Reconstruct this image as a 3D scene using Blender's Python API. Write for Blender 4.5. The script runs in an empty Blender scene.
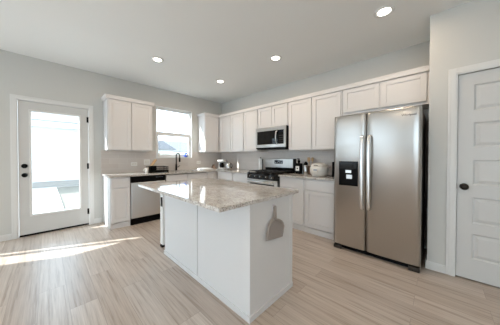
import bpy, bmesh, math, random
from mathutils import Vector, Matrix
random.seed(7)
S = bpy.context.scene
C = S.collection
PI = math.pi

# ------------------------------------------------------------------ camera
cam_d = bpy.data.cameras.new('camera')
cam = bpy.data.objects.new('camera', cam_d)
C.objects.link(cam)
_r = Vector((0.7199910345, 0.6939822068, 0.0012675954))
_u = Vector((-0.0096303550, 0.0081648706, 0.9999202924))
_f = Vector((-0.6939165414, 0.7199458532, -0.0125619286))
M = Matrix((( _r.x, _u.x, -_f.x, 4.5745425556), (_r.y, _u.y, -_f.y, -3.5446617755),
            (_r.z, _u.z, -_f.z, 1.2348387196), (0, 0, 0, 1)))
cam.matrix_world = M
cam_d.sensor_fit = 'HORIZONTAL'
cam_d.sensor_width = 36.0
cam_d.lens = 196.5048 / 500 * 36.0
cam_d.shift_y = -(162.5 - 159.3291) / 500
cam_d.clip_start = 0.05
cam_d.clip_end = 300
S.camera = cam

# ------------------------------------------------------------------ world, sun, exposure
W = bpy.data.worlds.new('sky'); S.world = W; W.use_nodes = True
wb = W.node_tree.nodes['Background']
wb.inputs['Color'].default_value = (0.67, 0.84, 1.0, 1)
wb.inputs['Strength'].default_value = 4.5
sun_d = bpy.data.lights.new('sun', 'SUN')
sun = bpy.data.objects.new('sun', sun_d); C.objects.link(sun)
el = math.radians(33)
sd = Vector((0.435 * math.cos(el), 0.9004 * math.cos(el), -math.sin(el)))
sun.rotation_euler = sd.to_track_quat('-Z', 'Y').to_euler()
sun.location = (-6, -14, 9)
sun_d.energy = 9.0
sun_d.angle = math.radians(0.6)
sun_d.color = (1.0, 0.99, 0.97)
LAMP_W = 4.0                      # watts of each recessed ceiling lamp
S.view_settings.view_transform = 'Standard'
S.view_settings.look = 'None'
S.view_settings.gamma = 1.0
S.view_settings.use_curve_mapping = False
S.view_settings.exposure = 0.73

# ------------------------------------------------------------------ materials
def new_mat(name, color, rough=0.5, metal=0.0, **kw):
    m = bpy.data.materials.new(name); m.use_nodes = True
    b = m.node_tree.nodes['Principled BSDF']
    b.inputs['Base Color'].default_value = (*color, 1)
    b.inputs['Roughness'].default_value = rough
    b.inputs['Metallic'].default_value = metal
    for k, v in kw.items(): b.inputs[k].default_value = v
    return m
def nodes(m): return m.node_tree.nodes, m.node_tree.links, m.node_tree.nodes['Principled BSDF']
def coords(m, scale=(1, 1, 1), rot=(0, 0, 0), kind='Object'):
    n, l, b = nodes(m)
    tc = n.new('ShaderNodeTexCoord'); mp = n.new('ShaderNodeMapping')
    mp.inputs['Scale'].default_value = scale; mp.inputs['Rotation'].default_value = rot
    l.new(tc.outputs[kind], mp.inputs['Vector'])
    return mp.outputs['Vector']
def noise(m, vec, scale, detail=4, rough=0.5):
    n, l, b = nodes(m)
    t = n.new('ShaderNodeTexNoise'); t.inputs['Scale'].default_value = scale
    t.inputs['Detail'].default_value = detail; t.inputs['Roughness'].default_value = rough
    l.new(vec, t.inputs['Vector']); return t.outputs['Fac']
def ramp(m, fac, stops):
    n, l, b = nodes(m)
    r = n.new('ShaderNodeValToRGB')
    els = r.color_ramp.elements
    while len(els) < len(stops): els.new(0.5)
    for e, (p, c) in zip(els, stops):
        e.position = p; e.color = (*c, 1)
    l.new(fac, r.inputs['Fac']); return r.outputs['Color']
def mix(m, fac, a, b_, mode='MIX'):
    n, l, b = nodes(m)
    x = n.new('ShaderNodeMix'); x.data_type = 'RGBA'; x.blend_type = mode
    for s, v in ((x.inputs['Factor'], fac), (x.inputs[6], a), (x.inputs[7], b_)):
        if isinstance(v, (int, float)): s.default_value = v
        elif isinstance(v, tuple): s.default_value = (*v, 1)
        else: l.new(v, s)
    return x.outputs[2]
def bump(m, h, strength=0.2, dist=0.002):
    n, l, b = nodes(m)
    t = n.new('ShaderNodeBump'); t.inputs['Strength'].default_value = strength
    t.inputs['Distance'].default_value = dist
    l.new(h, t.inputs['Height']); l.new(t.outputs['Normal'], b.inputs['Normal'])
def lin(r, g, b):
    f = lambda c: (c / 255 / 12.92) if c / 255 <= 0.04045 else ((c / 255 + 0.055) / 1.055) ** 2.4
    return (f(r), f(g), f(b))

def textured_paint(name, col, rough, sc, st):
    m = new_mat(name, col, rough)
    v = coords(m)
    bump(m, noise(m, v, sc, 3), st, 0.003)
    return m
M_WALL = textured_paint('wall_paint', lin(204, 204, 200), 0.75, 90, 0.15)
M_CEIL = textured_paint('ceiling_paint', lin(238, 240, 239), 0.85, 45, 0.3)
M_TRIM = textured_paint('trim_paint', lin(222, 222, 220), 0.4, 200, 0.02)
M_CAB = textured_paint('cabinet_paint', lin(222, 220, 219), 0.38, 160, 0.02)
M_DOOR = textured_paint('door_paint', lin(206, 206, 204), 0.4, 160, 0.02)
M_ISL = textured_paint('island_paint', lin(220, 220, 220), 0.4, 160, 0.02)

def floor_mat():
    m = new_mat('vinyl_plank', (0.4, 0.33, 0.27), 0.36)
    m.node_tree.nodes['Principled BSDF'].inputs['Specular IOR Level'].default_value = 0.75
    n, l, b = nodes(m)
    v = coords(m)
    br = n.new('ShaderNodeTexBrick')
    br.offset = 0.37; br.offset_frequency = 2; br.squash = 1
    br.inputs['Scale'].default_value = 1.0
    br.inputs['Brick Width'].default_value = 1.22
    br.inputs['Row Height'].default_value = 0.18
    br.inputs['Mortar Size'].default_value = 0.0014
    br.inputs['Mortar Smooth'].default_value = 0.3
    br.inputs['Bias'].default_value = 0.0
    br.inputs['Color1'].default_value = (0, 0, 0, 1); br.inputs['Color2'].default_value = (1, 1, 1, 1)
    br.inputs['Mortar'].default_value = (0.5, 0.5, 0.5, 1)
    l.new(v, br.inputs['Vector'])
    base = ramp(m, br.outputs['Color'], [(0.0, lin(174, 161, 150)), (0.35, lin(191, 180, 170)), (0.7, lin(183, 170, 158)), (1.0, lin(201, 191, 182))])
    # shift the grain per plank so streaks break at plank ends
    vm = n.new('ShaderNodeVectorMath'); vm.operation = 'MULTIPLY_ADD'
    l.new(br.outputs['Color'], vm.inputs[0]); vm.inputs[1].default_value = (7.3, 3.1, 0)
    l.new(v, vm.inputs[2])
    mp = n.new('ShaderNodeMapping'); mp.inputs['Scale'].default_value = (1.3, 34, 1)
    l.new(vm.outputs['Vector'], mp.inputs['Vector'])
    g = noise(m, mp.outputs['Vector'], 1.0, 6, 0.62)
    grain = ramp(m, g, [(0.30, (0.62, 0.54, 0.47)), (0.48, (1.0, 0.98, 0.96)), (0.72, (1.16, 1.16, 1.16))])
    mp2 = n.new('ShaderNodeMapping'); mp2.inputs['Scale'].default_value = (4, 130, 1)
    l.new(vm.outputs['Vector'], mp2.inputs['Vector'])
    g2 = noise(m, mp2.outputs['Vector'], 1.0, 3, 0.5)
    fine = ramp(m, g2, [(0.3, (0.88, 0.87, 0.86)), (0.7, (1.08, 1.08, 1.08))])
    c = mix(m, 1.0, base, grain, 'MULTIPLY'); c = mix(m, 1.0, c, fine, 'MULTIPLY')
    c = mix(m, br.outputs['Fac'], c, lin(150, 136, 124))
    l.new(c, b.inputs['Base Color'])
    bump(m, g2, 0.06, 0.001)
    return m
M_FLOOR = floor_mat()

def granite_mat():
    m = new_mat('granite', (0.6, 0.57, 0.53), 0.05)
    n, l, b = nodes(m)
    v = coords(m)
    a = noise(m, v, 16, 5, 0.6)
    c = ramp(m, a, [(0.34, lin(190, 185, 179)), (0.5, lin(208, 204, 199)), (0.66, lin(222, 219, 215))])
    s = noise(m, v, 95, 3, 0.65)
    c2 = ramp(m, s, [(0.34, lin(92, 82, 74)), (0.42, lin(188, 178, 168)), (0.48, (1, 1, 1)), (1, (1, 1, 1))])
    c = mix(m, 0.8, c, c2, 'MULTIPLY')
    vo = n.new('ShaderNodeTexVoronoi'); vo.inputs['Scale'].default_value = 55
    l.new(v, vo.inputs['Vector'])
    sp = ramp(m, vo.outputs['Distance'], [(0.0, lin(70, 58, 50)), (0.13, lin(140, 126, 114)), (0.22, (1, 1, 1)), (1, (1, 1, 1))])
    c = mix(m, 0.7, c, sp, 'MULTIPLY')
    l.new(c, b.inputs['Base Color'])
    return m
M_GRAN = granite_mat()

def tile_mat(name, rot):
    m = new_mat(name, lin(190, 182, 176), 0.28)
    n, l, b = nodes(m)
    v = coords(m, rot=rot)
    br = n.new('ShaderNodeTexBrick'); br.offset = 0.5
    br.inputs['Scale'].default_value = 1.0
    br.inputs['Brick Width'].default_value = 0.30
    br.inputs['Row Height'].default_value = 0.1
    br.inputs['Mortar Size'].default_value = 0.0016
    br.inputs['Color1'].default_value = (*lin(204, 196, 190), 1)
    br.inputs['Color2'].default_value = (*lin(210, 203, 197), 1)
    br.inputs['Mortar'].default_value = (*lin(220, 216, 211), 1)
    l.new(v, br.inputs['Vector'])
    l.new(br.outputs['Color'], b.inputs['Base Color'])
    return m
M_TILE_B = tile_mat('tile_back', (-PI / 2, 0, 0))
M_TILE_A = tile_mat('tile_left', (PI / 2, 0, 0))
def fix_tile_a():
    # tiles on the left wall run along y: swap the axes by hand
    n, l, b = nodes(M_TILE_A)
    tc = [x for x in n if x.type == 'TEX_COORD'][0]; br = [x for x in n if x.type == 'TEX_BRICK'][0]
    sx = n.new('ShaderNodeSeparateXYZ'); cx = n.new('ShaderNodeCombineXYZ')
    l.new(tc.outputs['Object'], sx.inputs[0]); l.new(sx.outputs['Y'], cx.inputs['X']); l.new(sx.outputs['Z'], cx.inputs['Y'])
    l.new(cx.outputs[0], br.inputs['Vector'])
fix_tile_a()
def fix_tile_b():
    n, l, b = nodes(M_TILE_B)
    tc = [x for x in n if x.type == 'TEX_COORD'][0]; br = [x for x in n if x.type == 'TEX_BRICK'][0]
    sx = n.new('ShaderNodeSeparateXYZ'); cx = n.new('ShaderNodeCombineXYZ')
    l.new(tc.outputs['Object'], sx.inputs[0]); l.new(sx.outputs['X'], cx.inputs['X']); l.new(sx.outputs['Z'], cx.inputs['Y'])
    l.new(cx.outputs[0], br.inputs['Vector'])
fix_tile_b()

def steel_mat(name, col, rough, sc):
    m = new_mat(name, col, rough, 1.0)
    n, l, b = nodes(m)
    v = coords(m, scale=sc)
    f = noise(m, v, 1.0, 1, 0.4)
    r = n.new('ShaderNodeMapRange')
    r.inputs['To Min'].default_value = rough - 0.025; r.inputs['To Max'].default_value = rough + 0.03
    l.new(f, r.inputs['Value']); l.new(r.outputs['Result'], b.inputs['Roughness'])
    bump(m, f, 0.05, 0.002)
    return m
M_STEEL = steel_mat('brushed_steel', lin(196, 194, 191), 0.29, (0.6, 0.6, 26))
M_STEELV = steel_mat('brushed_steel_upright', lin(228, 228, 228), 0.30, (40, 40, 0.8))
M_CHROME = new_mat('bright_steel', lin(236, 236, 235), 0.28, 1.0)
M_DARKSTEEL = new_mat('dark_grey_metal', lin(66, 63, 60), 0.45, 0.6)
M_BLACK = new_mat('black_plastic', lin(14, 14, 15), 0.3, 0.0, **{'Specular IOR Level': 0.08})
M_MBLACK = new_mat('matte_black', lin(18, 18, 19), 0.5, 0.0, **{'Specular IOR Level': 0.08})
M_BGLASS = new_mat('black_glass', lin(10, 10, 12), 0.06, 0.0, **{'Specular IOR Level': 0.3})
M_IRON = new_mat('cast_iron', lin(24, 24, 25), 0.55)
M_WHITEP = new_mat('white_plastic', lin(236, 235, 232), 0.3)
M_PEARL = new_mat('pearl_plastic', lin(196, 195, 193), 0.3)
M_CREAM = new_mat('cream_plastic', lin(226, 222, 214), 0.3)
M_PAPER = new_mat('paper', lin(240, 239, 236), 0.9)
M_GREYP = new_mat('taupe_plastic', lin(158, 150, 144), 0.5)
M_BRONZE = new_mat('dark_bronze', lin(44, 38, 34), 0.35, 0.8)
M_VINYL = new_mat('window_vinyl', lin(228, 229, 229), 0.4)
M_CLEAR = new_mat('clear_plastic', lin(225, 222, 228), 0.2)
M_BLUE = new_mat('blue_glazed', lin(70, 96, 190), 0.15)
M_CLOTH = textured_paint('white_cloth', lin(232, 231, 228), 0.9, 300, 0.4)
M_SILVER = new_mat('silver', lin(200, 199, 197), 0.22, 1.0)
M_DISPLAY = new_mat('display_glass', lin(26, 32, 44), 0.1)
M_GREYBTN = new_mat('grey_buttons', lin(150, 158, 168), 0.4)
def wood_mat(name, a, b_):
    m = new_mat(name, a, 0.5)
    n, l, b = nodes(m)
    v = coords(m, scale=(30, 30, 4))
    l.new(ramp(m, noise(m, v, 1.0, 4), [(0.35, a), (0.65, b_)]), b.inputs['Base Color'])
    return m
M_WOOD = wood_mat('beech_wood', lin(205, 168, 124), lin(222, 190, 150))
M_WOODD = wood_mat('acacia_wood', lin(112, 88, 70), lin(140, 114, 94))
def glass_mat(name='window_glass', tint=(0.95, 0.97, 0.97)):
    m = bpy.data.materials.new(name); m.use_nodes = True
    n, l = m.node_tree.nodes, m.node_tree.links
    n.remove(n['Principled BSDF'])
    t = n.new('ShaderNodeBsdfTransparent'); g = n.new('ShaderNodeBsdfGlossy'); x = n.new('ShaderNodeMixShader')
    t.inputs['Color'].default_value = (*tint, 1); g.inputs['Roughness'].default_value = 0.02
    x.inputs['Fac'].default_value = 0.05
    l.new(t.outputs[0], x.inputs[1]); l.new(g.outputs[0], x.inputs[2])
    l.new(x.outputs[0], n['Material Output'].inputs['Surface'])
    return m
M_GLASS = glass_mat()
M_TINT = glass_mat('dimming_glass', (0.71, 0.70, 0.685))  # tint added to dim and neutralise daylight through the rear panes
def emit_mat(name, col, st):
    m = new_mat(name, (0.9, 0.9, 0.9), 0.5)
    b = m.node_tree.nodes['Principled BSDF']
    b.inputs['Emission Color'].default_value = (*col, 1); b.inputs['Emission Strength'].default_value = st
    return m
M_LENS = emit_mat('lamp_lens', (1.0, 0.93, 0.82), 6.0)
# outside
def siding_mat():
    m = new_mat('lap_siding', lin(196, 195, 194), 0.6)
    n, l, b = nodes(m)
    tc = n.new('ShaderNodeTexCoord'); sx = n.new('ShaderNodeSeparateXYZ'); l.new(tc.outputs['Object'], sx.inputs[0])
    f = n.new('ShaderNodeMath'); f.operation = 'FRACT'
    d = n.new('ShaderNodeMath'); d.operation = 'DIVIDE'; d.inputs[1].default_value = 0.18
    l.new(sx.outputs['Z'], d.inputs[0]); l.new(d.outputs[0], f.inputs[0])
    bump(m, f.outputs[0], 0.9, 0.02)
    return m
M_SIDING = siding_mat()
M_ROOF = textured_paint('roof_shingle', lin(118, 116, 118), 0.9, 12, 0.6)
M_ROOF_DARK = textured_paint('roof_shingle_dark', lin(104, 102, 103), 0.9, 12, 0.6)  # darker copy of the shingle, offsetting strong daylight on the long roof
M_CONC = textured_paint('concrete', lin(180, 178, 175), 0.85, 60, 0.2)
def grass_mat():
    m = new_mat('dry_lawn', lin(120, 112, 88), 0.95)
    n, l, b = nodes(m)
    v = coords(m)
    l.new(ramp(m, noise(m, v, 14, 6, 0.7), [(0.35, lin(84, 79, 70)), (0.65, lin(122, 116, 105))]), b.inputs['Base Color'])
    return m
M_GRASS = grass_mat()
M_GRAVEL = textured_paint('gravel', lin(140, 134, 128), 0.95, 40, 0.8)
M_FENCE = textured_paint('cream_fence', lin(190, 182, 168), 0.8, 30, 0.2)

# ------------------------------------------------------------------ mesh helpers
def box(bm, x0, x1, y0, y1, z0, z1, bev=0.0, seg=2):
    if x0 > x1: x0, x1 = x1, x0
    if y0 > y1: y0, y1 = y1, y0
    if z0 > z1: z0, z1 = z1, z0
    v = [bm.verts.new(p) for p in ((x0, y0, z0), (x1, y0, z0), (x1, y1, z0), (x0, y1, z0), (x0, y0, z1), (x1, y0, z1), (x1, y1, z1), (x0, y1, z1))]
    fs = [bm.faces.new([v[i] for i in q]) for q in ((3, 2, 1, 0), (4, 5, 6, 7), (0, 1, 5, 4), (1, 2, 6, 5), (2, 3, 7, 6), (3, 0, 4, 7))]
    if bev:
        es = list({e for f in fs for e in f.edges})
        bmesh.ops.bevel(bm, geom=es, offset=bev, segments=seg, affect='EDGES', profile=0.5)
    return bm
def B(*a, **k): return box(bmesh.new(), *a, **k)
def lathe(bm, prof, cx=0, cy=0, seg=24, axis='Z', cz=0):
    rings = []
    for r, h in prof:
        ring = []
        for i in range(seg):
            a = 2 * PI * i / seg
            p = (r * math.cos(a), r * math.sin(a), h)
            if axis == 'Y': p = (p[0], p[2], p[1])
            if axis == 'X': p = (p[2], p[0], p[1])
            ring.append(bm.verts.new((p[0] + cx, p[1] + cy, p[2] + cz)))
        rings.append(ring)
    fl = []
    for a, b in zip(rings, rings[1:]):
        for i in range(seg):
            j = (i + 1) % seg
            fl.append(bm.faces.new((a[i], a[j], b[j], b[i])))
    fl.append(bm.faces.new(rings[0][::-1])); fl.append(bm.faces.new(rings[-1]))
    for f in fl[:-2]: f.smooth = True
    bmesh.ops.recalc_face_normals(bm, faces=fl)
    return bm
def tube(bm, pts, r, seg=10, closed=False, taper=None):
    pts = [Vector(p) for p in pts]
    n = len(pts); rings = []
    up = None
    for i, p in enumerate(pts):
        if closed: t = pts[(i + 1) % n] - pts[i - 1]
        else: t = pts[min(i + 1, n - 1)] - pts[max(i - 1, 0)]
        t.normalize()
        if up is None:
            up = t.orthogonal().normalized()
        up = (up - t * up.dot(t)).normalized()
        s = t.cross(up)
        rr = r if taper is None else taper[i]
        rings.append([bm.verts.new(p + (up * math.cos(2 * PI * k / seg) + s * math.sin(2 * PI * k / seg)) * rr) for k in range(seg)])
    fl = []
    pairs = list(zip(rings, rings[1:])) + ([(rings[-1], rings[0])] if closed else [])
    for a, b in pairs:
        for k in range(seg):
            j = (k + 1) % seg
            f = bm.faces.new((a[k], a[j], b[j], b[k])); f.smooth = True; fl.append(f)
    if not closed:
        fl.append(bm.faces.new(rings[0][::-1])); fl.append(bm.faces.new(rings[-1]))
    bmesh.ops.recalc_face_normals(bm, faces=fl)
    return bm
def prism(bm, pts, vec, bev=0.0):
    vec = Vector(vec)
    a = [bm.verts.new(p) for p in pts]; b = [bm.verts.new(Vector(p) + vec) for p in pts]
    n = len(pts); fl = [bm.faces.new(a), bm.faces.new(b[::-1])]
    for i in range(n):
        j = (i + 1) % n
        fl.append(bm.faces.new((a[j], a[i], b[i], b[j])))
    bmesh.ops.recalc_face_normals(bm, faces=fl)
    if bev:
        es = list({e for f in fl[:2] for e in f.edges})
        bmesh.ops.bevel(bm, geom=es, offset=bev, segments=2, affect='EDGES', profile=0.5)
    return bm
def obj(name, bm, mat, parent=None, loc=None, rotz=0.0):
    me = bpy.data.meshes.new(name); bm.to_mesh(me); bm.free()
    me.materials.append(mat)
    o = bpy.data.objects.new(name, me); C.objects.link(o)
    if parent is not None: o.parent = parent
    if loc is not None: o.location = loc
    if rotz: o.rotation_euler = (0, 0, rotz)
    return o
def tag(o, label, cat, group=None):
    o['label'] = label; o['category'] = cat
    if group: o['group'] = group
    return o
def thing(name, label, cat, loc=(0, 0, 0), rotz=0.0, group=None):
    o = bpy.data.objects.new(name, None); C.objects.link(o)
    o.empty_display_size = 0.1
    o.location = loc; o.rotation_euler = (0, 0, rotz)
    return tag(o, label, cat, group)
def struct(name, bm, mat, parent=None, label=None):
    o = obj(name, bm, mat, parent)
    if parent is None: o['kind'] = 'structure'
    if label: o['label'] = label
    return o
def copy_tree(o, parent=None):
    c = o.copy(); C.objects.link(c)
    if parent is not None: c.parent = parent
    for ch in list(o.children): copy_tree(ch, c)
    return c

# ------------------------------------------------------------------ room shell
H = 2.78
RX, RY = 11.0, -7.6                 # far corner of the room behind the camera
PX, PY = 4.487, -0.6145            # corner of the pantry wall
def wall_with_holes(bm, axis, a0, a1, t0, t1, holes, z1=H):
    """slab along `axis` ('X' or 'Y') from a0..a1, thickness t0..t1, holes = (lo, hi, zlo, zhi)"""
    def seg(lo, hi, zl, zh):
        if hi - lo < 1e-5 or zh - zl < 1e-5: return
        if axis == 'Y': box(bm, t0, t1, lo, hi, zl, zh)
        else: box(bm, lo, hi, t0, t1, zl, zh)
    cur = a0
    for lo, hi, zl, zh in sorted(holes):
        seg(cur, lo, 0, z1); seg(lo, hi, 0, zl); seg(lo, hi, zh, z1); cur = hi
    seg(cur, a1, 0, z1)
    return bm
D0, D1, DH = -3.836, -3.012, 2.086         # garden door slab
W0, W1, WZ0, WZ1 = -1.84, -0.942, 1.203, 2.384
fl = B(-0.14, RX + 0.14, RY, 0.14, -0.1, 0.0)
struct('floor', fl, M_FLOOR)
struct('ceiling', B(-0.14, RX + 0.14, RY - 0.14, 0.14, H, H + 0.12), M_CEIL)
struct('wall_left', wall_with_holes(bmesh.new(), 'Y', RY, 0.14, -0.14, 0.0,
       [(D0 - 0.012, D1 + 0.012, 0, DH + 0.012), (W0, W1, WZ0, WZ1), (-6.27, -5.16, 0.06, 2.12)]), M_WALL)
struct('wall_back', B(0.0, RX + 0.14, 0.0, 0.14, 0, H), M_WALL)
PD0, PD1, PDH = 4.708, 5.42, 2.071
bm = wall_with_holes(bmesh.new(), 'X', PX, RX, PY, PY + 0.11, [(PD0 - 0.008, PD1 + 0.008, 0, PDH + 0.008)])
box(bm, PX, PX + 0.11, PY + 0.11, 0.0, 0, H)
struct('wall_right', bm, M_WALL)
struct('wall_side', wall_with_holes(bmesh.new(), 'Y', RY, 0.0, RX, RX + 0.14, []), M_WALL)
struct('wall_front', wall_with_holes(bmesh.new(), 'X', -0.14, RX + 0.14, RY - 0.14, RY, [(0.2, 3.4, 0.06, 2.4), (5.0, 10.4, 0.06, 2.5)]), M_WALL)

# unseen windows added behind the camera to supply daylight, with frames and panes
def fill_window(n, axis, lo, hi, at, zl, zh):
    bm = bmesh.new(); g = bmesh.new(); w = 0.05
    cs = [lo + w / 2, (lo + hi) / 2, hi - w / 2]
    for c in cs:
        if axis == 'X': box(bm, c - w / 2, c + w / 2, at - 0.03, at + 0.03, zl, zh)
        else: box(bm, at - 0.03, at + 0.03, c - w / 2, c + w / 2, zl, zh)
    for z in (zl, zh - w):
        if axis == 'X': box(bm, lo, hi, at - 0.03, at + 0.03, z, z + w)
        else: box(bm, at - 0.03, at + 0.03, lo, hi, z, z + w)
    if axis == 'X': box(g, lo + w, hi - w, at - 0.003, at + 0.003, zl + w, zh - w)
    else: box(g, at - 0.003, at + 0.003, lo + w, hi - w, zl + w, zh - w)
    f = struct('window_%d' % n, bm, M_VINYL)
    obj('pane', g, M_TINT, f)
fill_window(2, 'X', 0.2, 3.4, RY - 0.07, 0.06, 2.4)
fill_window(3, 'X', 5.0, 10.4, RY - 0.07, 0.06, 2.5)
# glazed unit on the left wall, left of the frame
bm = bmesh.new()
box(bm, -0.10, -0.06, -6.27, -6.20, 0.06, 2.12); box(bm, -0.10, -0.06, -5.2, -5.16, 0.06, 2.12)
box(bm, -0.10, -0.06, -5.56, -5.47, 0.06, 2.12)
box(bm, -0.10, -0.06, -6.27, -5.16, 2.06, 2.12); box(bm, -0.10, -0.06, -6.27, -5.16, 0.06, 0.12)
f = struct('window_4', bm, M_VINYL)
obj('pane', B(-0.083, -0.077, -6.2, -5.2, 0.12, 2.06), M_GLASS, f)

# kitchen window: vinyl single-hung in a drywall return
bm = bmesh.new(); fx0, fx1 = -0.11, -0.05
fw = 0.035
box(bm, fx0, fx1, W0, W0 + fw, WZ0 + 0.02, WZ1); box(bm, fx0, fx1, W1 - fw, W1, WZ0 + 0.02, WZ1)
box(bm, fx0, fx1, W0 + fw, W1 - fw, WZ1 - fw, WZ1); box(bm, fx0, fx1, W0 + fw, W1 - fw, WZ0 + 0.02, WZ0 + 0.02 + fw)
win = struct('window_1', bm, M_VINYL)
MR = 1.765
def sash(zl, zh, xa, xb, rb, rt, t):
    s = bmesh.new(); a, b = W0 + fw, W1 - fw
    box(s, xa, xb, a, a + t, zl, zh); box(s, xa, xb, b - t, b, zl, zh)
    box(s, xa, xb, a + t, b - t, zl, zl + rb); box(s, xa, xb, a + t, b - t, zh - rt, zh)
    o = obj('sash', s, M_VINYL, win)
    obj('pane', B((xa + xb) / 2 - 0.002, (xa + xb) / 2 + 0.002, a + t, b - t, zl + rb, zh - rt), M_GLASS, o)
sash(WZ0 + 0.02 + fw, MR + 0.045, -0.078, -0.052, 0.03, 0.085, 0.04)
sash(MR - 0.03, WZ1 - fw, -0.108, -0.082, 0.045, 0.03, 0.022)
obj('window_sill', B(-0.12, 0.022, W0 - 0.0, W1 + 0.0, WZ0, WZ0 + 0.019, bev=0.004), M_TRIM, win)
bm = bmesh.new()
# slim interior trim lining the opening
box(bm, -0.05, 0.008, W0, W0 + 0.014, WZ0 + 0.02, WZ1); box(bm, -0.05, 0.008, W1 - 0.014, W1, WZ0 + 0.02, WZ1)
box(bm, -0.05, 0.008, W0 + 0.014, W1 - 0.014, WZ1 - 0.014, WZ1)
obj('window_lining', bm, M_TRIM, win)

# garden door
bm = bmesh.new()
gx0, gx1, gy0, gy1, gz0, gz1 = -0.05, -0.008, -3.700, -3.137, 0.33, 1.94
e = 0.0
box(bm, gx0, gx1, D0, gy0 - 0.0, 0.03, DH); box(bm, gx0, gx1, gy1, D1, 0.03, DH)
box(bm, gx0, gx1, gy0, gy1, 0.03, gz0); box(bm, gx0, gx1, gy0, gy1, gz1, DH)
door1 = struct('door_1', bm, M_DOOR)
bm = bmesh.new(); t = 0.03
for xa, xb in ((-0.008, 0.006),):
    box(bm, xa, xb, gy0 - t, gy0, gz0 - t, gz1 + t, bev=0.003); box(bm, xa, xb, gy1, gy1 + t, gz0 - t, gz1 + t, bev=0.003)
    box(bm, xa, xb, gy0, gy1, gz0 - t, gz0, bev=0.003); box(bm, xa, xb, gy0, gy1, gz1, gz1 + t, bev=0.003)
obj('glazing_frame', bm, M_TRIM, door1)
obj('pane', B(-0.032, -0.026, gy0, gy1, gz0, gz1), M_GLASS, door1)
obj('door_sweep', B(-0.046, -0.012, D0, D1, 0.002, 0.0298), M_BLACK, door1)
def knob_set(parent, name, y, z, r=0.033, axis='X', ctr=None, mat=M_BLACK):
    bm = bmesh.new()
    prof = [(r, 0.0), (r, 0.006), (r * .45, 0.012), (r * .4, 0.03), (r * .8, 0.04), (r * .88, 0.052), (r * .7, 0.064), (r * .25, 0.068)]
    lathe(bm, prof, -0.008, y, 20, 'X', z)
    return obj(name, bm, mat, parent)
knob_set(door1, 'door_knob', -3.776, 0.949)
bm = bmesh.new(); lathe(bm, [(0.034, 0), (0.034, 0.012), (0.026, 0.02), (0.01, 0.021)], -0.008, -3.776, 20, 'X', 1.09)
box(bm, 0.012, 0.026, -3.782, -3.77, 1.07, 1.11, bev=0.003)
obj('deadbolt', bm, M_BLACK, door1)
for z in (1.898, 1.065, 0.246):
    bm = bmesh.new(); lathe(bm, [(0.007, -0.05), (0.007, 0.05)], 0.001, D1 + 0.006, 10, 'Z', z)
    box(bm, -0.0075, -0.001, D1 - 0.022, D1, z - 0.05, z + 0.05)
    obj('hinge', bm, M_BLACK, door1)
for z in (1.09, 0.949):
    obj('strike_plate', B(-0.03, -0.004, D0 - 0.0115, D0 - 0.006, z - 0.03, z + 0.03), M_BLACK, door1)
bm = bmesh.new(); cw = 0.071
def casing_profile(bm, lo, hi, z1, plane, axis, out):
    # two stepped boards per leg and head
    for w0_, w1_, th in ((0.0, cw, 0.012), (0.012, cw - 0.02, 0.018)):
        p0, p1 = plane, plane + out * th
        for a, b, c, d in ((lo - w1_, lo - w0_, 0, z1 + w1_), (hi + w0_, hi + w1_, 0, z1 + w1_), (lo - w0_, hi + w0_, z1 + w0_, z1 + w1_)):
            if axis == 'Y': box(bm, p0, p1, a, b, c, d, bev=0.002)
            else: box(bm, a, b, p0, p1, c, d, bev=0.002)
casing_profile(bm, D0 - 0.004, D1 + 0.004, DH + 0.004, 0.0, 'Y', 1)
box(bm, -0.14, -0.0, D0 - 0.0118, D0 - 0.005, 0.0, DH + 0.0118); box(bm, -0.14, 0.0, D1 + 0.0055, D1 + 0.0118, 0, DH + 0.0118)
box(bm, -0.14, 0.0, D0 - 0.005, D1 + 0.005, DH + 0.005, DH + 0.0118)
struct('trim_1', bm, M_TRIM)

# pantry door: five equal raised panels
door2 = None
bm = bmesh.new()
yb, yf = PY + 0.045, PY + 0.010
pz = [(1.699, 1.954), (1.335, 1.581), (0.96, 1.207), (0.575, 0.835), (0.219, 0.47)]
sx0, sx1 = PD0 + 0.108, PD1 - 0.108
box(bm, PD0, sx0, yf, yb, 0.012, PDH); box(bm, sx1, PD1, yf, yb, 0.012, PDH)
zs = [0.012] + [z for a, b in reversed(pz) for z in (a, b)] + [PDH]
for a, b in zip(zs[0::2], zs[1::2]): box(bm, sx0, sx1, yf, yb, a, b)
for a, b in pz:
    # sunk field with a sloped raised centre
    d1, d2, m1, m2 = 0.012, 0.003, 0.012, 0.042
    def ring(off, y): return [bm.verts.new((x, y, z)) for x, z in ((sx0 + off, a + off), (sx1 - off, a + off), (sx1 - off, b - off), (sx0 + off, b - off))]
    rs = [ring(0.0, yf), ring(m1, yf + d1), ring(m1 + 0.006, yf + d1), ring(m2, yf + d2)]
    for p, q in zip(rs, rs[1:]):
        for i in range(4):
            j = (i + 1) % 4; bm.faces.new((p[i], p[j], q[j], q[i]))
    bm.faces.new(rs[-1])
door2 = struct('door_2', bm, M_DOOR)
bm = bmesh.new()
r = 0.033
lathe(bm, [(r, 0.0), (r, -0.006), (r * .42, -0.012), (r * .4, -0.028), (r * .8, -0.036), (r * .95, -0.05), (r * .75, -0.062), (r * .25, -0.066)], 4.757, yf, 20, 'Y', 0.937)
obj('door_knob', bm, M_BRONZE, door2)
obj('strike_plate', B(PD0 - 0.0075, PD0 - 0.001, PY + 0.001, PY + 0.03, 0.91, 0.965), M_BRONZE, door2)
bm = bmesh.new()
casing_profile(bm, PD0 - 0.004, PD1 + 0.004, PDH + 0.004, PY, 'X', -1)
struct('trim_2', bm, M_TRIM)

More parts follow.
